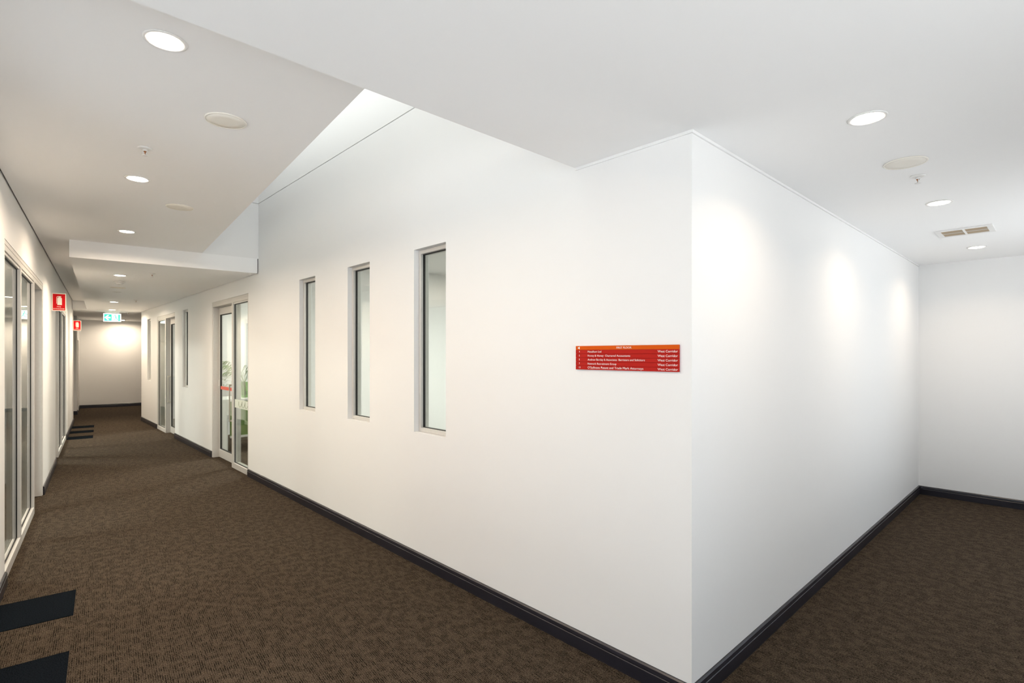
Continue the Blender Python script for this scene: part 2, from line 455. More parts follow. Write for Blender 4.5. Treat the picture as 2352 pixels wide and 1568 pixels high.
for k in range(1, 5):
    y = E1_Y + (6.1 - E1_Y) * k / 5
    skybox('glazing_bar', (pE2(y), y), (0.0, y), 0.0, 0.06, 0.025, 'white')
for k in range(5):
    y0 = E1_Y + (6.1 - E1_Y) * k / 5 + 0.026; y1 = E1_Y + (6.1 - E1_Y) * (k + 1) / 5 - 0.026
    prism('pane', [(pE2(y0), y0), (0, y0), (0, y1), (pE2(y1), y1)], 0.03, 0.038, 'glass_sky', sky)
# small dark fixing where the shadow lines meet
o = box_obj('fixing', (1.50 + 0.93, -0.02, ZS + 0.05), (1.50 + 0.955, 0.0, ZS + 0.12), 'gasket', None, FE)
o.parent = bpy.data.objects['trim_2']

# shadow-line trims where the low ceiling meets the corner walls
tr = 0.014
structure(box_obj('trim_3', (-0.009, -0.009, ZC - tr), (0.0, E1_Y, ZC), 'wall'), 'narrow white ceiling trim on the right corridor wall')
structure(box_obj('trim_4', (0.0, -0.009, ZC - tr), (XEND, 0.0, ZC), 'wall'), 'narrow white ceiling trim along the side corridor wall')

# ------------------------------------------------------------------ skirting
def skirting(name, frame, u0, u1, label, m0=0.0, m1=0.0):
    """stepped profile, out of the wall = -w; m0/m1 lengthen an end at outside corners"""
    prof = [(0, 0), (-0.015, 0), (-0.015, 0.066), (-0.0125, 0.069), (-0.0125, 0.073), (-0.0145, 0.076), (-0.0125, 0.092), (-0.006, 0.099), (0, 0.1)]
    bm = bmesh.new(); A = []; B = []
    for w, z in prof:
        k = -w / 0.015
        A.append(bm.verts.new(frame.p(u0 - m0 * k, w - 0.0005, z + 0.0003))); B.append(bm.verts.new(frame.p(u1 + m1 * k, w - 0.0005, z + 0.0003)))
    n = len(prof)
    for i in range(n):
        j = (i + 1) % n
        bm.faces.new((A[i], A[j], B[j], B[i]))
    bm.faces.new(A[::-1]); bm.faces.new(B)
    return structure(finish(bm, name, 'base'), label)
skirting('baseboard_right', FR, 0, DOOR_R1[0], 'black stepped skirting below the slit windows', 0.015, 0)
skirting('baseboard_right.001', FR, DOOR_R1[1], DOOR_R2[0], 'black skirting between the two right-hand entrances')
skirting('baseboard_right.002', FR, DOOR_R2[1], YEND, 'black skirting at the far end of the right wall')
skirting('baseboard_side', FA, 0, XEND, 'black stepped skirting along the side corridor wall', 0.015, -0.015)
skirting('baseboard_end', Frame((XEND, 0), (0, -1), (1, 0)), 0, 2.38, 'black skirting along the side corridor end wall', -0.015, 0)
skirting('baseboard_left', FL, S_START, DOOR_L1[0], 'black skirting before the first left entrance')
skirting('baseboard_left.001', FL, DOOR_L1[1], DOOR_L2[0], 'black skirting between the left entrances')
skirting('baseboard_left.002', FL, DOOR_L2[1], S_LEND, 'black skirting past the second left entrance', 0, 0.015)
skirting('baseboard_far', FF, 0, 5.1, 'black skirting along the far wall')
skirting('baseboard_recess', FREC, 0, 1.6, 'black skirting at the recess', 0, 0.015)
skirting('baseboard_left.003', FL2, 0, 0.42, 'short black skirting before the far door', 0.0, 0)
skirting('baseboard_left.004', FL2, 1.43, S_FAR - S_REC, 'short black skirting after the far door')

# ------------------------------------------------------------------ slit windows
def slit_window(n, u0, u1, label):
    t = empty('window_%d' % n, FR.p((u0 + u1) / 2, 0.07, ZW0)); t.rotation_euler = (0, 0, R(90))
    F = Frame((0, 0), (1, 0), (0, -1))
    hw = (u1 - u0) / 2; H = ZD - ZW0; fw = 0.032
    structure(t, label)
    def part(name, lo, hi, mat, bev=0.0):
        return box_obj(name, lo, hi, mat, t, F, bev)
    e = 0.0008
    for nm, x0, x1 in (('jamb', -hw + e, -hw + fw), ('jamb', hw - fw, hw - e)):
        part(nm, (x0, -0.028, e), (x1, 0.05, H - e), 'alu', 0.002)
    part('head', (-hw + fw, -0.028, H - fw), (hw - fw, 0.05, H - e), 'alu', 0.002)
    part('sill', (-hw + fw, -0.028, e), (hw - fw, 0.05, fw), 'alu', 0.002)
    # black glazing gasket: a thin ring against the pane
    g = 0.0045; x = hw - fw
    bm = bmesh.new()
    add_box(bm, (-x, -0.005, fw), (-x + g, 0.014, H - fw), 0, F.f()); add_box(bm, (x - g, -0.005, fw), (x, 0.014, H - fw), 0, F.f())
    add_box(bm, (-x + g, -0.005, fw), (x - g, 0.014, fw + g), 0, F.f()); add_box(bm, (-x + g, -0.005, H - fw - g), (x - g, 0.014, H - fw), 0, F.f())
    finish(bm, 'gasket', 'gasket', t)
    part('pane', (-x + g, 0.0, fw + g), (x - g, 0.006, H - fw - g), 'glass')
    return t
for n, (w, lab) in enumerate(zip(WIN_R, ('tall slit window nearest the directory sign', 'middle tall slit window of the three', 'tall slit window next to the glazed entrance',
                                         'narrow slit window before the far entrance', 'narrow slit window past the far entrance'))):
    slit_window(n + 1, w[0], w[1], lab)

# ------------------------------------------------------------------ glazed entrances
def entrance(n, wf, u0, u1, segs, label, pull=0.03):
    """segs: list of (kind, from, to) along the opening; sidelights sit flush, the door leaf is set back"""
    ang = math.atan2(wf.a.y, wf.a.x)
    t = empty('door_%d' % n, wf.p(u0, 0, 0)); t.rotation_euler = (0, 0, ang)
    structure(t, label)
    mirror = wf.a.cross(wf.i).z                    # +1 when inward is to the left of the wall direction
    F = Frame((0, 0), (1, 0), (0, 1 if mirror > 0 else -1))
    W = u1 - u0; e = 0.0008; H = ZD; hh = 0.078; fw = 0.04; D = WT - 0.004
    def part(name, lo, hi, mat='alu', bev=0.002, parent=t):
        return box_obj(name, lo, hi, mat, parent, F, bev)
    part('header', (e, 0.004, H - hh), (W - e, D, H - e))
    part('header_cover', (e, 0.0015, H - hh * 0.45), (W - e, 0.0036, H - 0.004), bev=0)
    part('jamb', (e, 0.004, 0.0005), (fw, D, H - hh))
    part('jamb', (W - fw, 0.004, 0.0005), (W - e, D, H - hh))
    lim = lambda v: min(max(v, fw), W - fw)
    for i in range(len(segs) - 1):
        b = segs[i][2]
        part('post', (b - 0.03, 0.004, 0.0005), (b + 0.03, 0.095, H - hh))
    for i, (k, a, b) in enumerate(segs):
        x0 = fw if i == 0 else a + 0.03; x1 = W - fw if i == len(segs) - 1 else b - 0.03
        if k == 'side':
            part('sill', (x0, 0.004, 0.0005), (x1, 0.095, 0.078))
            part('top_rail', (x0, 0.012, H - hh - 0.022), (x1, 0.09, H - hh))
            z0, z1 = 0.078, H - hh - 0.022
            g = 0.006
            bm = bmesh.new()
            for lo, hi in (((x0, 0.026, z0), (x0 + g, 0.042, z1)), ((x1 - g, 0.026, z0), (x1, 0.042, z1)),
                           ((x0 + g, 0.026, z0), (x1 - g, 0.042, z0 + 0.008)), ((x0 + g, 0.026, z1 - g), (x1 - g, 0.042, z1))):
                add_box(bm, lo, hi, 0, F.f())
            finish(bm, 'gasket', 'gasket', t)
            part('sidelight_pane', (x0 + g, 0.03, z0 + 0.008), (x1 - g, 0.037, z1 - g), 'glass', 0)
        else:
            d0, d1 = 0.088, 0.130
            x0 += 0.004; x1 -= 0.004; zt = H - hh - 0.008; sw = 0.045
            leaf = empty('door_leaf', F.p((x0 + x1) / 2, 0, 0)); leaf.parent = t
            cxm = (x0 + x1) / 2
            def lp(name, lo, hi, mat='alu', bev=0.002):
                return box_obj(name, (lo[0] - cxm, lo[1], lo[2]), (hi[0] - cxm, hi[1], hi[2]), mat, leaf, F, bev)
            lp('stile', (x0, d0, 0.006), (x0 + sw, d1, zt)); lp('stile', (x1 - sw, d0, 0.006), (x1, d1, zt))
            lp('rail', (x0 + sw, d0, 0.006), (x1 - sw, d1, 0.135)); lp('rail', (x0 + sw, d0, zt - 0.11), (x1 - sw, d1, zt))
            g = 0.006
            bm = bmesh.new()
            for lo, hi in (((x0 + sw, d0 + .008, 0.135), (x0 + sw + g, d1 - .008, zt - 0.11)), ((x1 - sw - g, d0 + .008, 0.135), (x1 - sw, d1 - .008, zt - 0.11)),
                           ((x0 + sw + g, d0 + .008, 0.135), (x1 - sw - g, d1 - .008, 0.142)), ((x0 + sw + g, d0 + .008, zt - 0.12), (x1 - sw - g, d1 - .008, zt - 0.11))):
                add_box(bm, (lo[0] - cxm, lo[1], lo[2]), (hi[0] - cxm, hi[1], hi[2]), 0, F.f())
            finish(bm, 'gasket', 'gasket', leaf)
            lp('pane', (x0 + sw + g, 0.105, 0.142), (x1 - sw - g, 0.112, zt - 0.12), 'glass', 0)
            # pull handle next to the neighbouring post
            hx = x0 + pull if (i > 0) else x1 - pull
            bm = bmesh.new()
            add_box(bm, (hx - 0.009 - cxm, d0 - 0.056, 0.64), (hx + 0.009 - cxm, d0 - 0.040, 1.20), 0.002, F.f())
            for z in (0.64, 1.176):
                add_box(bm, (hx - 0.009 - cxm, d0 - 0.041, z), (hx + 0.009 - cxm, d0 + 0.001, z + 0.024), 0.002, F.f())
            finish(bm, 'handle', 'steel', leaf)
            # lock case on the far stile
            lx = x1 - sw * 0.5 if (i > 0) else x0 + sw * 0.5
            lp('lock', (lx - 0.014, d0 - 0.007, 1.14), (lx + 0.014, d0, 1.24), 'white', 0.002)
            t['leaf'] = leaf.name
    return t, F

dR1, F1 = entrance(1, FR, *DOOR_R1, [('side', 0, 0.735), ('door', 0.735, 1.80)], 'glazed aluminium entrance with red band and palm behind it', 0.235)
dR2, F2 = entrance(2, FR, *DOOR_R2, [('door', 0, 0.93), ('side', 0.93, 1.78)], 'far glazed aluminium entrance on the right wall')
dL1, F3 = entrance(3, FL, *DOOR_L1, [('side', 0, 1.01), ('side', 1.01, 2.13), ('door', 2.13, 3.06)], 'near glazed office entrance on the left wall')
dL2, F4 = entrance(4, FL, *DOOR_L2, [('door', 0, 0.74), ('side', 0.74, 1.68), ('side', 1.68, 2.93)], 'second glazed office entrance on the left wall')
for t in (dR1, dR2, dL1, dL2):
    if 'leaf' in t: del t['leaf']

# films on the first entrance: red band on the door glass, frosted band with script on the sidelight
box_obj('red_band', (0.86, 0.1015, 1.09), (1.70, 0.1035, 1.14), 'red_film', dR1, F1)
box_obj('frosted_band', (0.055, 0.0265, 0.88), (0.69, 0.0285, 1.00), 'frost', dR1, F1)
def curve_tube(name, pts, rad, mat, parent, cyc=False):
    cd = bpy.data.curves.new(name, 'CURVE'); cd.dimensions = '3D'; cd.bevel_depth = rad; cd.bevel_resolution = 1
    sp = cd.splines.new('POLY'); sp.points.add(len(pts) - 1)
    for q_, p_ in zip(sp.points, pts): q_.co = (p_[0], p_[1], p_[2], 1)
    sp.use_cyclic_u = cyc
    ob = bpy.data.objects.new(name, cd)
    me = bpy.data.meshes.new_from_object(ob)
    bpy.data.objects.remove(ob); bpy.data.curves.remove(cd)
    me.name = name
    me.materials.clear()
    return link(name, me, mat, parent)
scr = []
for i in range(60):
    k = i / 59
    scr.append(F1.p(0.50 - 0.42 * k + 0.03 * math.sin(k * 19), 0.0255, 0.94 + 0.042 * math.cos(k * 19 + 0.6)))
curve_tube('script', scr, 0.0022, 'ink_green', dR1)

# plain door in the short far piece of the left wall
t = empty('door_5', FL2.p(0.45, 0, 0)); t.rotation_euler = (0, 0, math.atan2(LD.y, LD.x)); structure(t, 'plain white door past the recess at the far end')
F5 = Frame((0, 0), (1, 0), (0, 1))
box_obj('leaf', (0.05, 0.05, 0.006), (0.90, 0.09, 2.05), 'door', t, F5, 0.002)
for x0 in (0.0008, 0.90): box_obj('jamb', (x0, -0.004, 0.0005), (x0 + 0.049, 0.1, 2.098), 'white', t, F5, 0.002)
box_obj('head', (0.05, -0.004, 2.052), (0.90, 0.1, 2.098), 'white', t, F5, 0.002)

# ------------------------------------------------------------------ ceiling fittings
def downlight(x, y, z, label, group, col, watt, spread=168):
    t = empty('downlight', (x, y, z))
    tag(t, label, 'downlight', group)
    bm = bmesh.new()
    lathe(bm, [(0.060, -0.0004), (0.076, -0.0004), (0.076, -0.003), (0.071, -0.006), (0.061, -0.005), (0.060, -0.0004)], 32, cap=False)
    finish(bm, 'trim_ring', 'white', t, smooth=True)
    bm = bmesh.new()
    lathe(bm, [(0.0595, -0.0006), (0.0595, -0.004), (0.05, -0.0068), (0.028, -0.0085), (0.0, -0.009)], 32)
    finish(bm, 'lens', 'lens_warm', t, smooth=True)
    ld = bpy.data.lights.new('downlight_lamp', 'AREA'); ld.shape = 'DISK'; ld.size = 0.115; ld.energy = watt; ld.color = col; ld.spread = R(spread)
    lo = bpy.data.objects.new('downlight_lamp', ld); COL.objects.link(lo); lo.parent = t; lo.location = (0, 0, -0.0105)
    return t
ordn = ['largest downlight at the top left of the raised ceiling', 'second downlight on the raised ceiling past the sprinkler', 'third downlight on the raised ceiling before the bulkhead']
for s, lab in zip((1.32, 3.39, 5.41), ordn):
    p = Lp(s, 0.745); downlight(p.x, p.y, ZU, lab, 'downlights over the long corridor', WARM, LONG_W)
for (s, dl), lab in zip(((7.55, 0.735), (12.06, 0.735), (14.42, 0.735), (18.95, 1.05)), ('downlight just behind the white bulkhead', 'small downlight of the far corridor before the exit sign',
        'small downlight right above the exit sign', 'farthest downlight by the far wall right of the exit sign')):
    p = Lp(s, dl); downlight(p.x, p.y, ZC, lab, 'downlights over the long corridor', FAR, FAR_W if s < 18 else FAR_W * 0.75)
for x, lab in zip((0.446, 2.344, 4.538), ('largest downlight of the side corridor ceiling', 'middle downlight of the side corridor before the vent', 'farthest downlight of the side corridor past the vent')):
    downlight(x, -0.60, ZC, lab, 'downlights over the side corridor', WARM_SIDE, SIDE_W, 140)

def speaker(p, z, label):
    t = empty('ceiling_speaker', (p[0], p[1], z)); tag(t, label, 'speaker', 'round ceiling speakers')
    bm = bmesh.new()
    lathe(bm, [(0.092, -0.0004), (0.1, -0.0004), (0.1, -0.004), (0.097, -0.007), (0.092, -0.0065), (0.092, -0.0004)], 40, cap=False)
    finish(bm, 'rim', 'offwhite', t, smooth=True)
    bm = bmesh.new(); lathe(bm, [(0.0915, -0.0006), (0.0915, -0.0055), (0.05, -0.0068), (0.0, -0.0072)], 40)
    finish(bm, 'grille', 'offwhite', t, smooth=True)
speaker(Lp(1.97, 1.066), ZU, 'large round cream ceiling speaker near the light well')
speaker(Lp(4.05, 1.063), ZU, 'faint round ceiling speaker between the second and third downlights')
speaker(Lp(9.18, 0.745), ZC, 'round speaker on the far low ceiling past the smoke detector')
speaker((1.239, -0.601), ZC, 'round ceiling speaker of the side corridor')

t = empty('smoke_detector', Lp(8.30, 0.745, ZC)); tag(t, 'white smoke detector on the far low ceiling behind the bulkhead', 'smoke detector')
bm = bmesh.new(); lathe(bm, [(0.066, -0.0004), (0.066, -0.012), (0.058, -0.018), (0.0, -0.018)], 28); finish(bm, 'base', 'white', t, True)
bm = bmesh.new(); lathe(bm, [(0.048, -0.0182), (0.045, -0.034), (0.034, -0.044), (0.0, -0.046)], 28); finish(bm, 'head', 'white', t, True)
bm = bmesh.new(); lathe(bm, [(0.012, -0.0462), (0.012, -0.05), (0.0, -0.051)], 12); finish(bm, 'indicator', 'offwhite', t, True)
t = empty('cover_plate', Lp(9.92, 0.743, ZC)); tag(t, 'small round white blanking plate on the far low ceiling', 'cover plate')
bm = bmesh.new(); lathe(bm, [(0.065, -0.0004), (0.065, -0.004), (0.058, -0.007), (0.0, -0.008)], 28); finish(bm, 'plate', 'white', t, True)
bm = bmesh.new(); lathe(bm, [(0.006, -0.0081), (0.006, -0.011), (0.0, -0.0115)], 10); finish(bm, 'screw', 'steel', t, True)

def sprinkler(p, z, label, rot=0.0):
    t = empty('sprinkler', (p[0], p[1], z), rot); tag(t, label, 'sprinkler', 'ceiling sprinklers')
    bm = bmesh.new(); lathe(bm, [(0.038, -0.0004), (0.038, -0.003), (0.030, -0.007), (0.014, -0.009), (0.0, -0.009)], 24); finish(bm, 'escutcheon', 'white', t, True)
    bm = bmesh.new(); lathe(bm, [(0.0125, -0.0092), (0.0125, -0.017), (0.010, -0.019), (0.0, -0.019)], 14); finish(bm, 'nozzle', 'white', t, True)
    bm = bmesh.new(); lathe(bm, [(0.0075, -0.0192), (0.0075, -0.0225), (0.0025, -0.028), (0.0025, -0.037), (0.0, -0.038)], 10); finish(bm, 'bulb', 'brass', t, True)
    for sgn in (-1, 1):
        pts = [(sgn * 0.0115, 0, -0.018), (sgn * 0.0125, 0, -0.028), (sgn * 0.010, 0, -0.037), (sgn * 0.003, 0, -0.0415)]
        curve_tube('arm', pts, 0.0021, 'white', t)
    bm = bmesh.new(); lathe(bm, [(0.004, -0.040), (0.016, -0.0425), (0.016, -0.0445), (0.0, -0.0445)], 16); finish(bm, 'deflector', 'white', t, True)
sprinkler(Lp(2.69, 0.752), ZU, 'sprinkler on the raised ceiling between the first two downlights', -HEAD)
sprinkler(Lp(7.11, 1.062), ZC, 'sprinkler on the low ceiling just behind the bulkhead', -HEAD)
sprinkler(Lp(11.35, 1.066), ZC, 'sprinkler midway along the far low ceiling', -HEAD)
sprinkler(Lp(15.15, 1.062), ZC, 'sprinkler right of the exit sign', -HEAD)
sprinkler(Lp(18.45, 1.09), ZC, 'farthest sprinkler near the far wall', -HEAD)
sprinkler((1.56, -0.605), ZC, 'sprinkler hanging in the side corridor between speaker and downlight', R(20))

# air vent: frame, cross bars and slats over a dark duct
t = empty('air_vent', (3.567, -0.612, ZC)); tag(t, 'rectangular ceiling air vent with four slatted panels', 'air vent')
VX, VY, fx, fy = 0.125, 0.147, 0.165, 0.185
bm = bmesh.new()
for lo, hi in (((-fx, -fy, -0.010), (fx, -VY, -0.0004)), ((-fx, VY, -0.010), (fx, fy, -0.0004)), ((-fx, -VY, -0.010), (-VX, VY, -0.0004)), ((VX, -VY, -0.010), (fx, VY, -0.0004))):
    add_box(bm, lo, hi)
finish(bm, 'frame', 'white', t)
box_obj('duct', (-VX, -VY, -0.0030), (VX, VY, -0.0006), 'vent_dark', t)
box_obj('crossbar', (-VX, -0.008, -0.0098), (VX, 0.008, -0.0031), 'white', t)
for yy in ((-VY, -0.008), (0.008, VY)):
    box_obj('divider', (-0.004, yy[0], -0.0098), (0.004, yy[1], -0.0031), 'white', t)
for sx in (-1, 1):
    for sy in (-1, 1):
        for k in range(6):
            x = sx * (0.018 + k * 0.0185)
            y0, y1 = (0.008, VY) if sy > 0 else (-VY, -0.008)
            box_obj('slat', (x - 0.0022, y0, -0.0092), (x + 0.0022, y1, -0.0031), 'vent_slat', t)

# ------------------------------------------------------------------ lettering
def text_mesh(txt, mat, parent, width=None, height=0.0105, mtx=None, bold=0.0, align='LEFT', name='lettering', depth=0.0004):
    cd = bpy.data.curves.new('txt', 'FONT'); cd.body = txt; cd.size = 1.0; cd.offset = bold; cd.resolution_u = 3
    ob = bpy.data.objects.new('txt', cd)
    COL.objects.link(ob)
    bpy.context.view_layer.update()
    me = bpy.data.meshes.new_from_object(ob.evaluated_get(bpy.context.evaluated_depsgraph_get()))
    bpy.data.objects.remove(ob); bpy.data.curves.remove(cd)
    xs = [v.co.x for v in me.vertices]; x0, x1 = min(xs), max(xs)
    sy = height / 0.73
    sx = (width / (x1 - x0)) if width else sy
    off = {'LEFT': x0, 'CENTER': (x0 + x1) / 2, 'RIGHT': x1}[align]
    for v in me.vertices:
        v.co.x = (v.co.x - off) * sx; v.co.y *= sy
    me.name = name
    me.materials.clear()
    o = link(name, me, mat, parent)
    o['kind'] = 'stuff'
    if mtx is not None: o.matrix_local = mtx
    return o

# ------------------------------------------------------------------ directory sign
SY0, SY1, SZ0, SZ1 = 0.0594, 0.6924, 1.565, 1.696
sg = empty('directory_sign', (-0.0006, SY1, SZ0), R(-90))        # local x runs to the right in the picture, local -y to the viewer
tag(sg, 'orange and red first floor directory sign on the corner wall', 'sign')
SW, SH = SY1 - SY0, SZ1 - SZ0
box_obj('backing', (0.001, -0.004, 0.001), (SW - 0.001, 0.0, SH - 0.001), 'brick_red', sg)
def face_m(x, z, y=-0.0098):
    return Matrix.Translation((x, y, z)) @ Matrix.Rotation(R(90), 4, 'X')
hd = 0.0215
def strip_panel(z0, z1, mat, name, lab):
    o = box_obj(name, (0, -0.0095, z0), (SW, -0.0042, z1), mat, sg, None, 0.0007)
    o['label'] = lab
    return o
h = strip_panel(SH - hd, SH, 'orange', 'header_strip', 'orange heading strip')
text_mesh('FIRST FLOOR', 'ink_white', h, 0.092, 0.0105, face_m(0.322, SH - hd + 0.0055), 0.0, 'CENTER')
bm = bmesh.new()
vs = [bm.verts.new((-0.004 + dx, -0.0099, SH - hd / 2 + dz)) for dx, dz in ((0.018, 0.0), (0.033, 0.0075), (0.033, -0.0075))]
bm.faces.new(vs); ex = bmesh.ops.extrude_face_region(bm, geom=bm.faces[:])
for g in ex['geom']:
    if isinstance(g, bmesh.types.BMVert): g.co.y += 0.0004
finish(bm, 'arrow', 'ink_white', h)
rows = [('4', 'Metallium Ltd', 0.092), ('5', 'Honey & Honey  Chartered Accountants', 0.275), ('5', 'Andrew Barclay & Associates  Barristers and Solicitors', 0.362),
        ('7', 'Network Recruitment Group', 0.190), ('13', "O'Sullivans Patent and Trade Mark Attorneys", 0.353)]
rh = (SH - hd) / 5
for i, (no, nm, w) in enumerate(rows):
    z1 = SH - hd - i * rh; z0 = z1 - rh + 0.0004
    st_ = strip_panel(z0, z1 - 0.0004, 'brick_red', 'name_strip', 'red name strip')
    zt = z0 + 0.0065
    hh_ = 0.0108 if i < 4 else 0.0125
    text_mesh(no, 'ink_white', st_, None, 0.0098, face_m(0.024, zt + 0.001), 0.0)
    text_mesh(nm, 'ink_white', st_, w, hh_, face_m(0.085, zt), 0.0)
    text_mesh('West Corridor', 'ink_white', st_, 0.108, 0.0118, face_m(0.519, zt - 0.0005), 0.0)

# ------------------------------------------------------------------ fire extinguisher flag signs
def fire_sign(s, z0, label):
    p = Lp(s, 0.0006, z0)
    t = empty('fire_sign', p, math.atan2(LN.y, LN.x)); tag(t, label, 'sign', 'projecting fire extinguisher signs')
    W, H = 0.155, 0.243
    box_obj('panel', (0.004, -0.0015, 0), (W, 0.0015, H), 'ink_cream', t, None, 0.0006)
    box_obj('bracket', (0.0, -0.012, 0.03), (0.004, 0.012, H - 0.03), 'ink_cream', t)
    m_ = 0.010
    face = box_obj('red_field', (0.004 + m_, -0.0021, m_), (W - m_, -0.0016, H - m_), 'red', t)
    cx = 0.004 + (W - 0.004) / 2
    def poly(pts, name, mat='ink_cream'):
        bm = bmesh.new(); vs = [bm.verts.new((x, -0.0026, z)) for x, z in pts]; bm.faces.new(vs)
        ex = bmesh.ops.extrude_face_region(bm, geom=bm.faces[:])
        for g in ex['geom']:
            if isinstance(g, bmesh.types.BMVert): g.co.y += 0.0004
        return finish(bm, name, mat, face)
    b0, b1, hw = 0.082, 0.190, 0.024
    c = cx + 0.006
    poly([(c - hw, b0), (c + hw, b0), (c + hw, b1 - 0.02), (c + hw * .8, b1 - 0.006), (c + hw * 0.3, b1), (c - hw * 0.3, b1), (c - hw * .8, b1 - 0.006), (c - hw, b1 - 0.02)], 'cylinder')
    poly([(c - 0.008, b1 + 0.002), (c + 0.008, b1 + 0.002), (c + 0.016, b1 + 0.007), (c + 0.020, b1 + 0.013), (c - 0.018, b1 + 0.013), (c - 0.024, b1 + 0.009)], 'valve')
    poly([(c - 0.020, b1 + 0.012), (c - 0.027, b1 + 0.009), (c - 0.033, b1 - 0.004), (c - 0.034, 0.10), (c - 0.030, 0.10), (c - 0.028, b1 - 0.006), (c - 0.023, b1 + 0.004), (c - 0.018, b1 + 0.008)], 'hose')
    text_mesh('FIRE', 'ink_cream', face, 0.042, 0.0125, face_m(cx, 0.051, -0.0024), 0.015, 'CENTER')
    text_mesh('EXTINGUISHER', 'ink_cream', face, 0.118, 0.0125, face_m(cx, 0.024, -0.0024), 0.015, 'CENTER')
fire_sign(8.39, 2.247, 'larger red fire extinguisher sign projecting beside the second left entrance')
fire_sign(15.03, 2.21, 'smaller red fire extinguisher sign at the far end of the left wall')

# ------------------------------------------------------------------ exit sign
p = Lp(15.33, 0.568, 2.462)
ex_ = empty('exit_sign', p, math.atan2(LN.y, LN.x)); tag(ex_, 'lit green and white exit sign with arrow under the far ceiling', 'exit sign')
EW, EH = 0.36, 0.206
box_obj('housing', (0, 0, 0), (EW, 0.045, EH), 'white', ex_, None, 0.003)
box_obj('mount', (0.03, 0.005, EH), (EW - 0.03, 0.040, ZC - 2.462), 'white', ex_)
dif = box_obj('diffuser', (0.004, -0.004, 0.004), (EW - 0.004, -0.0005, EH - 0.004), 'exit_white', ex_)
gp = box_obj('green_panel', (0.020, -0.0052, 0.020), (0.170, -0.0042, EH - 0.020), 'exit_green', ex_)
def epoly(pts, name, mat, par, y=-0.0058):
    bm = bmesh.new(); vs = [bm.verts.new((x, y, z)) for x, z in pts]; bm.faces.new(vs)
    e2 = bmesh.ops.extrude_face_region(bm, geom=bm.faces[:])
    for g in e2['geom']:
        if isinstance(g, bmesh.types.BMVert): g.co.y += 0.0005
    return finish(bm, name, mat, par)
cz = EH / 2
epoly([(0.030, cz), (0.085, cz + 0.060), (0.118, cz + 0.060), (0.082, cz + 0.018), (0.145, cz + 0.018), (0.145, cz - 0.018), (0.082, cz - 0.018), (0.118, cz - 0.060), (0.085, cz - 0.060)], 'arrow', 'exit_white', gp)
epoly([(0.300, 0.020), (0.335, 0.020), (0.335, EH - 0.02), (0.300, EH - 0.02)], 'doorway', 'exit_green', dif, -0.0048)
mx = 0.245
man = [('torso', [(mx - 0.014, cz + 0.045), (mx + 0.008, cz + 0.040), (mx + 0.022, cz - 0.006), (mx + 0.004, cz - 0.012)]),
       ('front_leg', [(mx + 0.006, cz - 0.012), (mx + 0.022, cz - 0.004), (mx + 0.044, cz - 0.030), (mx + 0.040, cz - 0.068), (mx + 0.029, cz - 0.066), (mx + 0.031, cz - 0.036)]),
       ('rear_leg', [(mx + 0.003, cz - 0.010), (mx + 0.013, cz - 0.020), (mx - 0.012, cz - 0.048), (mx - 0.044, cz - 0.060), (mx - 0.046, cz - 0.050), (mx - 0.020, cz - 0.036)]),
       ('rear_arm', [(mx - 0.012, cz + 0.042), (mx - 0.014, cz + 0.030), (mx - 0.038, cz + 0.016), (mx - 0.050, cz - 0.006), (mx - 0.058, cz - 0.002), (mx - 0.046, cz + 0.026)]),
       ('front_arm', [(mx + 0.006, cz + 0.040), (mx + 0.012, cz + 0.026), (mx + 0.030, cz + 0.012), (mx + 0.048, cz + 0.022), (mx + 0.045, cz + 0.031), (mx + 0.030, cz + 0.024)]),
       ('head', [(mx - 0.008 + 0.014 * math.cos(i * math.pi / 6), cz + 0.062 + 0.014 * math.sin(i * math.pi / 6)) for i in range(12)])]
for nm, pts in man:
    epoly(pts, nm, 'exit_green', dif, -0.0048)

# ------------------------------------------------------------------ inside the first office
def added_office_light(x, y, z, label, watt, rot=0.0):  # unseen ceiling panel added to light a room behind the glass
    t = empty('office_light', (x, y, z), rot); tag(t, label, 'ceiling light', 'office ceiling lights')
    box_obj('housing', (-0.62, -0.32, -0.05), (0.62, 0.32, -0.0004), 'white', t, None, 0.004)
    box_obj('diffuser', (-0.58, -0.28, -0.056), (0.58, 0.28, -0.0504), 'panel_light', t)
    ld = bpy.data.lights.new('office_lamp', 'AREA'); ld.shape = 'RECTANGLE'; ld.size = 1.14; ld.size_y = 0.54; ld.energy = watt; ld.color = (1.0, 0.97, 0.92)
    lo = bpy.data.objects.new('office_lamp', ld); COL.objects.link(lo); lo.parent = t; lo.location = (0, 0, -0.058)
added_office_light(2.6, 3.2, 3.0, 'ceiling light panel of the office behind the slit windows', 95)
added_office_light(2.6, 8.4, 3.0, 'ceiling light panel of the reception behind the first entrance', 100)
added_office_light(2.6, 12.6, 3.0, 'ceiling light panel of the far right office', 45)
pp = Lp(5.3, -2.2); added_office_light(pp.x, pp.y, 3.0, 'ceiling light panel of the near left office', 50)
pp = Lp(11.3, -2.2); added_office_light(pp.x, pp.y, 3.0, 'ceiling light panel of the second left office', 110)

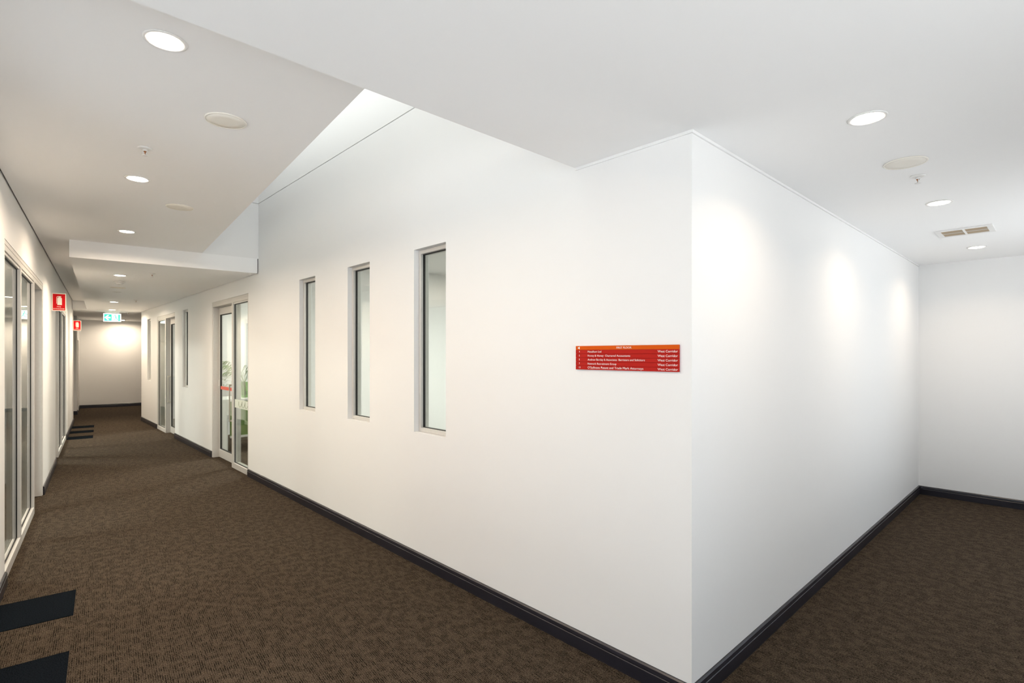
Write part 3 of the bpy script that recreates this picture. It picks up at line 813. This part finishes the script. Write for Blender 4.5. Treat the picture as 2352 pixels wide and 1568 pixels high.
# reception counter with a green front
ct = empty('reception_desk', (0.95, 8.75, 0)); tag(ct, 'white topped green fronted reception desk seen through the first entrance', 'desk')
box_obj('worktop', (-0.75, -0.35, 0.86), (0.75, 0.35, 0.90), 'desk', ct, None, 0.004)
box_obj('front_panel', (-0.62, -0.30, 0.28), (0.70, -0.27, 0.859), 'desk_green', ct)
box_obj('plinth_rail', (-0.62, -0.305, 0.24), (0.70, -0.27, 0.279), 'desk', ct)
for x in (-0.70, 0.70):
    box_obj('leg', (x - 0.04, -0.32, 0.0005), (x + 0.04, 0.32, 0.859), 'desk', ct, None, 0.003)
v = empty('vase', (0.62, 8.62, 0.9005)); tag(v, 'clear green glass vase on the reception desk', 'vase')
bm = bmesh.new(); lathe(bm, [(0.0, 0.0), (0.07, 0.0), (0.085, 0.27), (0.081, 0.27), (0.066, 0.012), (0.0, 0.012)], 20, cap=False); finish(bm, 'glass_body', 'vase', v, True)
bm = bmesh.new(); lathe(bm, [(0.0, 0.0125), (0.064, 0.0125), (0.069, 0.10), (0.0, 0.10)], 18, cap=False); finish(bm, 'water', 'vase', v, True)

pm = empty('potted_palm', (0.95, 9.88, 0)); tag(pm, 'leafy potted palm behind the reception desk', 'plant')
bm = bmesh.new(); lathe(bm, [(0.0, 0.0005), (0.17, 0.0005), (0.22, 0.42), (0.205, 0.42), (0.19, 0.38), (0.0, 0.38)], 24, cap=False); finish(bm, 'pot', 'pot', pm, True)
bm = bmesh.new(); lathe(bm, [(0.0, 0.381), (0.188, 0.381), (0.0, 0.40)], 20, cap=False); finish(bm, 'soil', 'soil', pm, True)
for k in range(4):
    a_ = k * 1.7; curve_tube('stem', [(0.04 * math.cos(a_), 0.04 * math.sin(a_), 0.385), (0.05 * math.cos(a_), 0.05 * math.sin(a_), 0.8), (0.03 * math.cos(a_), 0.03 * math.sin(a_), 1.1)], 0.012, 'stem', pm)
def frond(a_, L_, rise, droop):
    bm = bmesh.new(); n_ = 14; prev = None
    dirv = Vector((math.cos(a_), math.sin(a_), 0)); side = Vector((-math.sin(a_), math.cos(a_), 0))
    P_ = lambda k: Vector((0, 0, 1.05)) + dirv * (L_ * (k ** 0.9)) + Vector((0, 0, rise * math.sin(k * 2.2) - droop * k * k))
    for i in range(n_):
        k0, k1 = i / n_, (i + 1) / n_
        a0, a1 = P_(k0), P_(k1); w_ = 0.004 * (1 - k0) + 0.0015
        vs = [bm.verts.new(a0 - side * w_), bm.verts.new(a0 + side * w_), bm.verts.new(a1 + side * w_ * .9), bm.verts.new(a1 - side * w_ * .9)]
        bm.faces.new(vs)
        if i > 2:
            ln = 0.18 * math.sin(math.pi * min(1, k0 * 0.9 + 0.12)) + 0.04
            for sg_ in (-1, 1):
                tip = a1 + side * sg_ * ln * 0.8 + dirv * ln * 0.75 + Vector((0, 0, -0.35 * ln))
                mid = a1 + side * sg_ * ln * 0.4 + dirv * ln * 0.32 + Vector((0, 0, 0.02))
                wv_ = dirv * 0.013
                q_ = [bm.verts.new(a1 - wv_ * .4), bm.verts.new(mid - wv_), bm.verts.new(tip), bm.verts.new(mid + wv_)]
                bm.faces.new(q_)
    me = bpy.data.meshes.new('frond'); bm.to_mesh(me); bm.free()
    return link('frond', me, 'leaf', pm)
for k in range(13):
    frond(k * 2 * math.pi / 13 + random.uniform(-.2, .2), random.uniform(0.42, 0.56), random.uniform(0.35, 0.65), random.uniform(0.25, 0.75))
